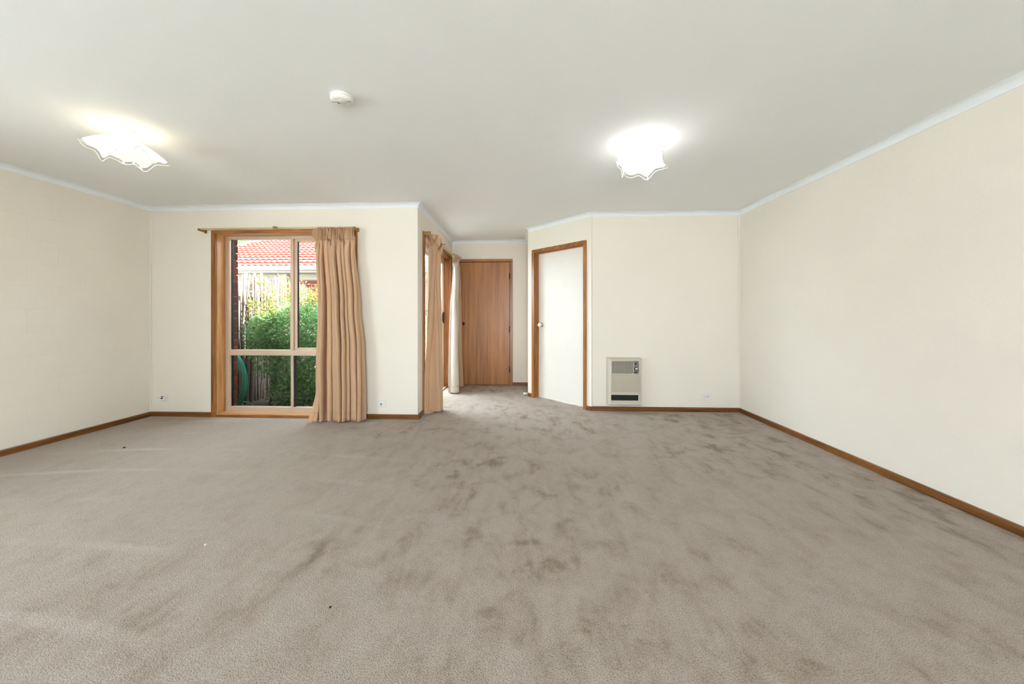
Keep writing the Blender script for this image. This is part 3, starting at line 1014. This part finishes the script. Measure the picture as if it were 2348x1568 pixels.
p = plate('aerial_socket', 'white aerial socket plate beside the back left corner', 'wall socket', -4.054, YW, 0.207)
MB().lathe([(0.009, 0), (0.009, 0.004), (0.005, 0.006)], (-4.058, YW - 0.010, 0.203), 'y', 16).build('aerial_jack', 'black', p)
bx('printed_mark', 'black', p, -4.070, -4.040, YW - 0.0112, YW - 0.009, 0.217, 0.224)
for x in (-4.096, -4.012):
    MB().lathe([(0.005, 0), (0.004, 0.002)], (x, YW - 0.010, 0.207), 'y', 12).build('screw', 'heater_grey', p)
p = plate('phone_socket', 'white phone socket plate between the two curtains', 'wall socket', -1.539, YW, 0.168)
bx('jack_surround', 'grey_plastic', p, -1.553, -1.525, YW - 0.012, YW - 0.009, 0.148, 0.182, bevel=0.001)
bx('phone_jack', 'black', p, -1.545, -1.533, YW - 0.0135, YW - 0.0115, 0.156, 0.170)
p = plate('power_outlet', 'white single power outlet right of the gas heater', 'power outlet', 2.187, YH, 0.179)
bx('switch', 'grey_plastic', p, 2.162, 2.178, YH - 0.015, YH - 0.009, 0.164, 0.190, bevel=0.002)
for x, z, w, h in ((2.192, 0.186, 0.005, 0.010), (2.208, 0.186, 0.005, 0.010), (2.199, 0.170, 0.005, 0.010)):
    bx('pin_slot', 'black', p, x, x + w, YH - 0.0108, YH - 0.009, z - h / 2, z + h / 2)
# door stop
ds = root('door_stop', (XHR - 0.016, 4.97, 0.03), 'small white door stop on the short hall skirting', 'door stop')
MB().lathe([(0.017, 0), (0.017, 0.05), (0.015, 0.052)], (XHR - 0.016, 4.97, 0.030), 'x', 20).build('barrel', 'white_plastic', ds)
MB().lathe([(0.018, 0.050), (0.018, 0.060), (0.015, 0.064)], (XHR - 0.016, 4.97, 0.030), 'x', 20).build('rubber_tip', 'grey_plastic', ds)

# ------------------------------------------------------------------ smoke alarm
sx, sy = -1.008, 1.925
sm = root('smoke_alarm', (sx, sy, ZC), 'round white smoke alarm on the ceiling', 'smoke alarm')
MB().lathe([(0.056, 0), (0.060, -0.003), (0.060, -0.011), (0.054, -0.013)], (sx, sy, ZC), seg=48).build('base_ring', 'white_plastic', sm)
cv = MB().lathe([(0.052, -0.010), (0.060, -0.014), (0.060, -0.022), (0.055, -0.032), (0.042, -0.036), (0.0001, -0.037)], (sx, sy, ZC), seg=48).build('cover', 'white_plastic', sm)
MB().lathe([(0.022, -0.034), (0.022, -0.0385), (0.019, -0.040), (0.0001, -0.040)], (sx + 0.006, sy - 0.012, ZC), seg=32).build('test_button', 'grey_plastic', sm)
for k in range(3):
    x = sx - 0.022 + k * 0.006
    MB().box(x, x + 0.003, sy - 0.010, sy + 0.004, ZC - 0.0385, ZC - 0.036).build('sounder_slot', 'black', cv)
bx('indicator', 'black', cv, sx + 0.004, sx + 0.011, sy + 0.006, sy + 0.011, ZC - 0.0385, ZC - 0.036)
MB().box(sx - 0.056, sx - 0.020, sy - 0.011, sy - 0.0095, ZC - 0.0375, ZC - 0.035).build('seam', 'heater_grey', cv)
MB().box(sx + 0.026, sx + 0.056, sy - 0.011, sy - 0.0095, ZC - 0.0375, ZC - 0.035).build('seam', 'heater_grey', cv)

# ------------------------------------------------------------------ ceiling lamps
def lamp(lx, ly, rz, label, col, bulb_w, emit, key):
    rt = root('ceiling_light', (lx, ly, ZC), label, 'ceiling light', 'pair of wavy glass ceiling lights')
    MB().lathe([(0.034, 0), (0.035, -0.006), (0.033, -0.018), (0.026, -0.024), (0.012, -0.026), (0.012, -0.050)], (lx, ly, ZC), seg=32).build('ceiling_rose', 'white_plastic', rt)
    MAT['shade_' + key] = shade('lit_glass_' + key, col, emit)
    MAT['bulb_' + key] = emis('bulb_' + key, col, emit * 6)

    def pt(r, th):
        c, s_ = math.cos(th), math.sin(th)
        sq = 1.0 / max(abs(c), abs(s_))
        sq = 1.0 + (sq - 1.0) * 0.85                 # square sheet with softened corners
        corner = max(0.0, (sq - 1.0) / 0.352)
        ruf = math.cos(8 * th + 0.5)
        rr = 0.158 * r * sq * (1 - 0.10 * r * r * (1 - corner)) * (1 + 0.02 * r ** 3 * math.cos(8 * th + 1.6))
        z = -0.050 - 0.150 * r ** 1.9 * (1 - 0.42 * corner) - 0.017 * r ** 2.5 * ruf
        return (lx + rr * math.cos(th + rz), ly + rr * math.sin(th + rz), ZC + z)
    nr, nt_ = 16, 128
    rows = [[pt(0.06 + (0.93 - 0.06) * i / nr, 2 * math.pi * k / nt_) for k in range(nt_)] for i in range(nr + 1)]
    MB().grid(rows, close=True).build('glass_shade', 'shade_' + key, rt, fixn=False)
    rows = [[pt(0.93 + 0.07 * i / 2, 2 * math.pi * k / nt_) for k in range(nt_)] for i in range(3)]
    rim = MB().grid(rows, close=True).build('clear_rim', 'rim_glass', rt, fixn=False)
    ring = [pt(1.0, 2 * math.pi * k / nt_) for k in range(nt_)]
    MB().tube(ring + [ring[0]], 0.0022, 5).build('rim_edge', 'white_plastic', rt)
    MB().lathe([(0.0105, -0.048), (0.014, -0.062), (0.027, -0.085), (0.030, -0.102), (0.022, -0.122), (0.0001, -0.130)], (lx, ly, ZC), seg=24).build('bulb', 'bulb_' + key, rt)
    MB().lathe([(0.011, -0.044), (0.011, -0.062), (0.004, -0.064)], (lx, ly, ZC), seg=16).build('retaining_nut', 'brass', rt)
    d = bpy.data.lights.new('lamp_' + key, 'POINT')
    d.energy = bulb_w
    d.color = col[:3]
    d.shadow_soft_size = 0.05
    l = bpy.data.objects.new('lamp_light_' + key, d)
    COL.objects.link(l)
    l.location = (lx, ly, ZC - 0.155)
    return rt


lamp(-2.619, 2.216, R(18), 'wavy glass ceiling light glowing warm, near the left wall', (1.0, 0.84, 0.60, 1), 0.75, 0.8, 'warm')
lamp(0.866, 2.534, R(-28), 'wavy glass ceiling light glowing cool white, in front of the heater wall', (0.98, 0.99, 1.0, 1), 1.1, 1.15, 'cool')

# ------------------------------------------------------------------ lint on the carpet
def crumb(x, y, r, mat, label):
    m = MB().lathe([(0.1 * r, 0), (r, 0.3 * r), (0.8 * r, 0.8 * r), (0.1 * r, r)], (x, y, 0), seg=7)
    tag(m.build('carpet_crumb', mat), label, 'crumb')


crumb(-3.402, 2.851, 0.010, 'black', 'tiny dark crumb on the carpet near the left wall')
crumb(-1.557, 1.657, 0.007, 'white_plastic', 'tiny white scrap on the carpet in the left foreground')

crumb(-0.740, 1.323, 0.005, 'bronze_knob', 'tiny rust-brown crumb on the carpet in the centre foreground')

# ------------------------------------------------------------------ outside: ground and own house
o = MB().box(-16, 9, 3.99, 24, G - 0.1, G).build('ground', 'soil')
struct(o, 'dark garden soil outside the window', 'ground')
o = MB().box(-2.3, XHL - T - 0.11, 4.06, 7.6, G, G + 0.03).build('ground_bounce_path', 'paving')  # path added to bounce light up to the hall ceiling
struct(o, 'added pale path bouncing daylight in at the sliding door', 'ground')
o = MB().box(-14, 10, -14, YR - T, G - 0.1, G).box(-14, XL - 0.2, YR - T, 3.99, G - 0.1, G).build('ground_rear', 'paving')
struct(o, 'pale paving outside the added rear glazing', 'ground')
YB0, YB1 = YW + T + 0.035, 4.075
BX0, BX1 = WX0 + 0.002, WX1 - 0.002
own = MB().box(-4.9, BX0 - 0.012, YB0, YB1 - 0.006, G, 2.435).box(BX1 + 0.012, XHL - T, YB0, YB1 - 0.006, G, 2.435).box(BX0 - 0.012, BX1 + 0.012, YB0, YB1 - 0.006, 2.09, 2.435)
own.box(XHL - T - 0.11, XHL - T, YB1 - 0.006, DY0 - 0.04, G, 2.435).box(XHL - T - 0.11, XHL - T, DY1 + 0.04, YE + 0.3, G, 2.435).box(XHL - T - 0.11, XHL - T, DY0 - 0.04, DY1 + 0.04, 2.09, 2.435)
own.box(BX0 - 0.012, BX1 + 0.012, YW + T + 0.03, YB1 - 0.006, G, 0.0)
own = own.build('wall_exterior', 'mortar')
struct(own, 'dark brown brick outer skin of the house seen beside the window', 'wall')
nb = 0
for side in (0, 1):
    for k in range(25):
        z = G + k * 0.0865
        L = 0.23 if k % 2 else 0.11
        jit = random.uniform(-0.002, 0.002)
        if side == 0:
            m = MB().box(BX0 - L, BX0 + jit, YB0 + 0.006, YB1 + jit, z, z + 0.0765)
        else:
            m = MB().box(BX1 - jit, BX1 + L, YB0 + 0.006, YB1 + jit, z, z + 0.0765)
        m.build('brick', 'brick%d' % random.choice([1, 3, 3, 0]), own)
rf = MB().box(-4.6, 3.4, YR - 0.6, 4.50, 2.435, 2.58).box(-1.50, 3.4, 4.50, 6.4, 2.435, 2.58).build('roof', 'roofdark')
struct(rf, 'roof slab and eaves over the house', 'roof')

# ------------------------------------------------------------------ brush fence
fence = root('brush_fence', (-3.86, 5.3, G), 'weathered grey brush fence of upright sticks outside the window', 'fence')
FX = -3.86
smesh = []
for k in range(8):
    rnd = random.Random(40 + k)
    L = rnd.uniform(1.78, 1.87)
    r_ = rnd.uniform(0.008, 0.0145)
    pts = [(rnd.uniform(-.006, .006), rnd.uniform(-.008, .008), L * i / 4) for i in range(5)]
    m = MB().tube(pts, [r_ * (1 - 0.10 * i) for i in range(5)], 6)
    o = m.build('stick', 'stick%d' % (k % 4), fence)
    o.location = (0, -1.25 + k * 0.02, 0)
    smesh.append(o)
    # mesh was built around the world origin: put it back to local
    for v in o.data.vertices:
        v.co += fence.location
n = 0
for layer, (dx, stp) in enumerate(((0.0, 0.0195), (-0.022, 0.0235))):
    y = 4.02
    while y < 6.22:
        src = smesh[random.randrange(8)]
        if n < 8:
            o = smesh[n]
        else:
            o = src.copy()
            COL.objects.link(o)
            o.parent = fence
        n += 1
        top = -0.06 * max(0, (y - 5.6)) / 0.5
        o.location = (dx + random.uniform(-0.006, 0.006), y - 5.3, top + random.uniform(-0.05, 0.03))
        o.rotation_euler = (random.uniform(-0.018, 0.018), random.uniform(-0.012, 0.012), random.uniform(0, 6.28))
        y += stp * random.uniform(0.8, 1.25)
for z in (0.35, 1.35):
    MB().box(FX - 0.075, FX - 0.04, 4.02, 6.22, z, z + 0.06).build('rail', 'stick3', fence)
for y in (4.1, 6.15):
    MB().box(FX - 0.13, FX - 0.07, y, y + 0.07, G, 1.62).build('post', 'stick3', fence)

# ------------------------------------------------------------------ neighbouring house
nh = root('neighbour_house', (-5.0, 8.0, G), 'neighbouring brick house with orange tiled roof beyond the fence', 'house')
GY, GZ = 7.60, 2.235
NX0, NX1 = -8.55, 0.6
wl = MB().box(-8.2, NX1, GY + 0.45, GY + 0.70, G, 2.12).build('wall', 'mortar', nh)
for r_ in range(26):
    z = G + 0.0 + r_ * 0.0865
    x = -6.1 - (0.12 if r_ % 2 else 0)
    if z < 0.9 or z > 2.0:
        continue
    while x < -3.9:
        j = random.uniform(-.002, .002)
        MB().box(x, x + 0.23, GY + 0.438 + j, GY + 0.46, z, z + 0.0765).build('brick', 'brick%d' % random.choice([0, 0, 2, 1]), wl)
        x += 0.24
# bricks further along, seen only through the narrow gap of the sliding door
mx = MB()
for r_ in range(25):
    z = G + r_ * 0.0865
    x = -3.9 + (0.12 if r_ % 2 else 0)
    while x < NX1 - 0.3:
        mx.box(x, x + 0.23, GY + 0.438, GY + 0.46, z, z + 0.0765)
        x += 0.24
tag(mx.build('brick_courses', 'brick2', wl), kind='stuff')
MB().box(NX0 + 0.3, NX1, GY + 0.40, GY + 0.46, 1.985, 2.13).build('frieze_board', 'eave', nh)
MB().box(NX0, NX1, GY + 0.02, GY + 0.45, 2.115, 2.13).build('soffit', 'eave', nh)
MB().box(NX0, NX1, GY + 0.0, GY + 0.03, 2.11, 2.24).build('fascia', 'eave', nh)
gt = []
for x in (NX0, NX1):
    gt.append([(x, GY, 2.245), (x, GY - 0.10, 2.245), (x, GY - 0.115, 2.235), (x, GY - 0.105, 2.215), (x, GY - 0.09, 2.175), (x, GY - 0.055, 2.150), (x, GY, 2.148)])
MB().grid(gt, smooth=True).build('gutter', 'gutter', nh, solid=0.003)
MB().box(-5.63, -5.48, GY + 0.34, GY + 0.42, 1.92, 2.16).build('rainwater_head', 'gutter', nh, bevel=0.006)
PITCH = 0.38
sl_ = MB().add([(NX0 + 0.03, GY - 0.02, GZ - 0.02), (NX1, GY - 0.02, GZ - 0.02), (NX1, GY + 4.4, GZ - 0.02 + 4.4 * PITCH), (NX0 + 0.03, GY + 4.4, GZ - 0.02 + 4.4 * PITCH),
                (NX0 + 0.03, GY - 0.02, GZ - 0.06), (NX1, GY - 0.02, GZ - 0.06), (NX1, GY + 4.4, GZ - 0.06 + 4.4 * PITCH), (NX0 + 0.03, GY + 4.4, GZ - 0.06 + 4.4 * PITCH)],
               [(0, 1, 2, 3), (7, 6, 5, 4), (0, 4, 5, 1), (1, 5, 6, 2), (2, 6, 7, 3), (3, 7, 4, 0)])
roofo = sl_.build('roof_deck', 'roofdark', nh)
# one roof tile: two rolls, thick front edge, overlapping the course below
TW, TL = 0.285, 0.335
ang = math.atan(PITCH)


def tile_mesh():
    rows = []
    for (v, lift) in ((0.0, 0.052), (TL * 0.5, 0.028), (TL * 1.12, 0.0)):
        top, bot = [], []
        for k in range(17):
            u = k / 16
            w = 0.026 * (0.5 - 0.5 * math.cos(4 * math.pi * u))
            x = u * TW
            y = v * math.cos(ang) - (lift + w) * math.sin(ang)
            z = v * math.sin(ang) + (lift + w) * math.cos(ang)
            top.append((x, y, z))
            bot.append((x, v * math.cos(ang) - (max(lift - 0.045, -0.01) + w) * math.sin(ang), v * math.sin(ang) + (max(lift - 0.045, -0.01) + w) * math.cos(ang)))
        rows.append((top, bot))
    m = MB()
    m.grid([rows[0][0], rows[1][0], rows[2][0]])
    m.grid([rows[0][1], rows[0][0]], smooth=False)
    return m


protos = []
base_w = parent_world(roofo)
for k in range(3):
    o = tile_mesh().build('roof_tile', 'tile%d' % k, roofo, fixn=True)
    o.data.materials.append(MAT['tile_edge_shade'])
    for p_ in o.data.polygons:
        p_.material_index = 0 if p_.index < 32 else 1
    for v in o.data.vertices:
        v.co += base_w
    protos.append(o)
used = [False] * 3
cnt = 0
for r_ in range(13):
    y = GY - 0.06 + r_ * 0.31
    z = GZ + (y - GY) * PITCH
    c2 = 0
    while True:
        x = NX0 + c2 * TW + (TW / 2 if r_ % 2 else 0)
        if x > (-4.3 if r_ < 5 else -5.2):
            break
        k = random.choice([0, 0, 1, 2])
        if not used[k]:
            o = protos[k]
            used[k] = True
        else:
            o = protos[k].copy()
            COL.objects.link(o)
            o.parent = roofo
        o.location = Vector((x, y, z)) - base_w
        cnt += 1
        c2 += 1
# the far right run of the same tiles, hidden by the curtain and only glimpsed through the sliding door
far = MB()
tm = tile_mesh()
for r_ in range(13):
    y = GY - 0.06 + r_ * 0.31
    z = GZ + (y - GY) * PITCH
    x0 = NX0 + (TW / 2 if r_ % 2 else 0)
    c2 = 0
    while x0 + c2 * TW < NX1 - TW:
        x = x0 + c2 * TW
        if x > (-4.3 if r_ < 5 else -5.2):
            far.add([v + Vector((x, y, z)) for v in tm.v], tm.f, True)
        c2 += 1
tag(far.build('roof_tiles', 'tile0', roofo), kind='stuff')
MB().tube([(NX0 + 0.02, GY - 0.06 + 0.31 * i, GZ + 0.05 + (0.31 * i - 0.06) * PITCH) for i in range(14)], 0.05, 8).build('verge_cap', 'tile2', roofo)

# ------------------------------------------------------------------ plants
def leaf_cloud(name, parent, mat, n, sampler, size, seed):
    rnd = random.Random(seed)
    m = MB()
    vs, fs = [], []
    for i in range(n):
        p, nrm = sampler(rnd)
        d = Vector((rnd.gauss(0, 1), rnd.gauss(0, 1), rnd.gauss(0, 0.7))) + nrm * 1.2
        d.normalize()
        a = d.cross(Vector((rnd.gauss(0, 1), rnd.gauss(0, 1), rnd.gauss(0, 1)))).normalized()
        up = a.cross(d)
        L = size * rnd.uniform(0.7, 1.35)
        w = L * 0.27
        q = len(vs)
        vs += [p, p + d * L * 0.5 + a * w + up * w * 0.25, p + d * L, p + d * L * 0.5 - a * w + up * w * 0.25]
        fs += [(q, q + 1, q + 2), (q, q + 2, q + 3)]
    m.add(vs, fs)
    o = m.build(name, mat, parent, fixn=False)
    return tag(o, kind='stuff')


bush = root('garden_bush', (-3.2, 5.0, G), 'dense green bush with yellow-green shoots outside the garden window', 'bush')
stems = []
rb = random.Random(5)
BC = Vector((-3.12, 5.02, 0.60))


def lump(rnd, c, rx, ry, rz_, shell):
    while True:
        v = Vector((rnd.gauss(0, 1), rnd.gauss(0, 1), rnd.gauss(0, 1)))
        if v.length > 0.01:
            break
    v.normalize()
    k = shell + (1 - shell) * rnd.random() ** 0.5
    wob = 1 + 0.12 * math.sin(5 * v.x + 3 * v.z) * math.cos(4 * v.y + 2) + 0.07 * math.sin(11 * v.z + 7 * v.x)
    p = Vector((c[0] + v.x * rx * k * wob, c[1] + v.y * ry * k * wob, c[2] + v.z * rz_ * k * wob))
    return p, v


LUMPS = [((-3.22, 4.98, 0.95), 0.50, 0.42, 0.36, 5), ((-2.72, 5.02, 0.92), 0.46, 0.44, 0.40, 4), ((-3.00, 4.90, 0.45), 0.52, 0.38, 0.42, 5),
         ((-2.72, 4.85, 0.25), 0.50, 0.36, 0.34, 5), ((-3.46, 4.86, 0.84), 0.26, 0.30, 0.28, 2), ((-3.34, 4.90, 0.45), 0.20, 0.22, 0.40, 2), ((-3.05, 4.75, 0.12), 0.42, 0.26, 0.24, 4), ((-2.75, 5.25, 1.05), 0.45, 0.35, 0.38, 3), ((-3.60, 4.76, 0.90), 0.20, 0.24, 0.26, 2), ((-3.56, 4.78, 0.55), 0.16, 0.2, 0.26, 1)]
wts = [l[4] for l in LUMPS]


def s_main(rnd):
    while True:
        l = rnd.choices(LUMPS, wts)[0]
        p, v = lump(rnd, l[0], l[1], l[2], l[3], 0.62)
        if p.x > FX + 0.08 and p.z > G and p.y > 4.35:
            return p, v


leaf_cloud('foliage', bush, 'leaf', 25000, s_main, 0.044, 1)
SH = [((-3.42, 5.05, 1.0), (-3.52, 5.05, 1.74)), ((-3.36, 5.1, 1.0), (-3.30, 5.15, 1.66)), ((-3.25, 5.1, 1.0), (-3.08, 5.2, 1.62)), ((-3.3, 5.0, 1.0), (-3.36, 5.0, 1.58)),
      ((-3.1, 5.1, 1.0), (-3.14, 5.1, 1.46)), ((-2.95, 5.1, 1.0), (-2.82, 5.15, 1.50)), ((-3.45, 4.95, 0.95), (-3.66, 4.92, 1.36)), ((-2.8, 5.1, 1.0), (-2.6, 5.1, 1.45)), ((-3.2, 5.05, 1.0), (-3.2, 5.12, 1.52)), ((-3.38, 5.02, 1.0), (-3.42, 5.0, 1.45)), ((-3.50, 4.80, 1.0), (-3.70, 4.78, 1.70)), ((-3.45, 4.85, 1.0), (-3.55, 4.85, 1.60)), ((-3.58, 4.76, 0.95), (-3.77, 4.70, 1.36))]


def s_shoot(rnd):
    a, b = SH[rnd.randrange(len(SH))]
    t = rnd.random() ** 1.4
    p = Vector(a).lerp(Vector(b), t)
    sp = 0.085 * (1 - 0.75 * t) + 0.01
    p += Vector((rnd.gauss(0, sp), rnd.gauss(0, sp), rnd.gauss(0, sp * 0.6)))
    p.x = max(p.x, FX + 0.08)
    return p, Vector((0, 0, 0.7))


leaf_cloud('young_shoots', bush, 'leaf_young', 3300, s_shoot, 0.036, 2)
for a, b in SH:
    mid = Vector(a).lerp(Vector(b), 0.5) + Vector((0.02, 0, 0))
    MB().tube([a, mid, b], [0.006, 0.004, 0.002], 5).build('twig', 'bark', bush)
for (x, y, tx, ty, tz, r_) in ((-3.50, 4.72, -3.44, 4.92, 0.95, 0.020), (-3.40, 4.80, -3.38, 5.0, 0.95, 0.011), (-3.28, 4.9, -3.25, 5.0, 0.9, 0.014), (-3.12, 4.95, -3.0, 5.05, 0.9, 0.016), (-2.85, 4.95, -2.7, 5.0, 0.9, 0.015)):
    MB().tube([(x, y, G), (lerp(x, tx, .5) + 0.015, lerp(y, ty, .5), tz * 0.45), (tx, ty, tz)], [r_, r_ * 0.85, r_ * 0.6], 7).build('stem', 'bark', bush)

tree = root('background_tree', (-13.4, 16.0, G), 'light green tree top showing above the tiled roof', 'tree')
leaf_cloud('crown', tree, 'leaf_tree', 5000, lambda rnd: lump(rnd, (-13.1, 16.0, 3.75), 1.5, 1.2, 0.95, 0.3), 0.16, 9)
MB().tube([(-13.1, 16, G), (-13.2, 16, 1.8), (-13.1, 16, 3.5)], [0.18, 0.14, 0.08], 8).build('trunk', 'bark', tree)

# ------------------------------------------------------------------ garden hose
hs = root('garden_hose', (-3.635, 4.25, G), 'coiled teal garden hose hanging by the brick jamb', 'hose')
pts = []
for k in range(150):
    t = k / 149
    a = 2 * math.pi * 3.6 * t + 0.4
    rx = 0.135 + 0.022 * math.sin(4.1 * t * 6.28) + 0.01 * t
    rz_ = 0.34 + 0.05 * math.sin(3.3 * t * 6.28 + 1)
    pts.append((-3.635 + rx * math.cos(a), 4.19 + 0.11 * t + 0.02 * math.sin(a), 0.27 + rz_ * math.sin(a)))
e = Vector(pts[-1])
tail = [e.lerp(Vector((-3.50, 4.46, G + 0.015)), k / 14) + Vector((0, 0, 0.08 * math.sin(math.pi * k / 14))) for k in range(1, 15)]
MB().tube([p for p in pts if p[2] > G - 0.2] + tail, 0.012, 8).build('tube', 'hose', hs)
off = Vector((0.0, -0.0105, 0.004))
MB().tube([Vector(p) + off for p in pts], 0.0028, 5).build('stripe', 'hose_stripe', hs)
MB().tube([(-3.635, YB1, 0.55), (-3.635, 4.16, 0.55), (-3.635, 4.34, 0.57)], 0.012, 8).build('hook', 'dark_metal', hs)
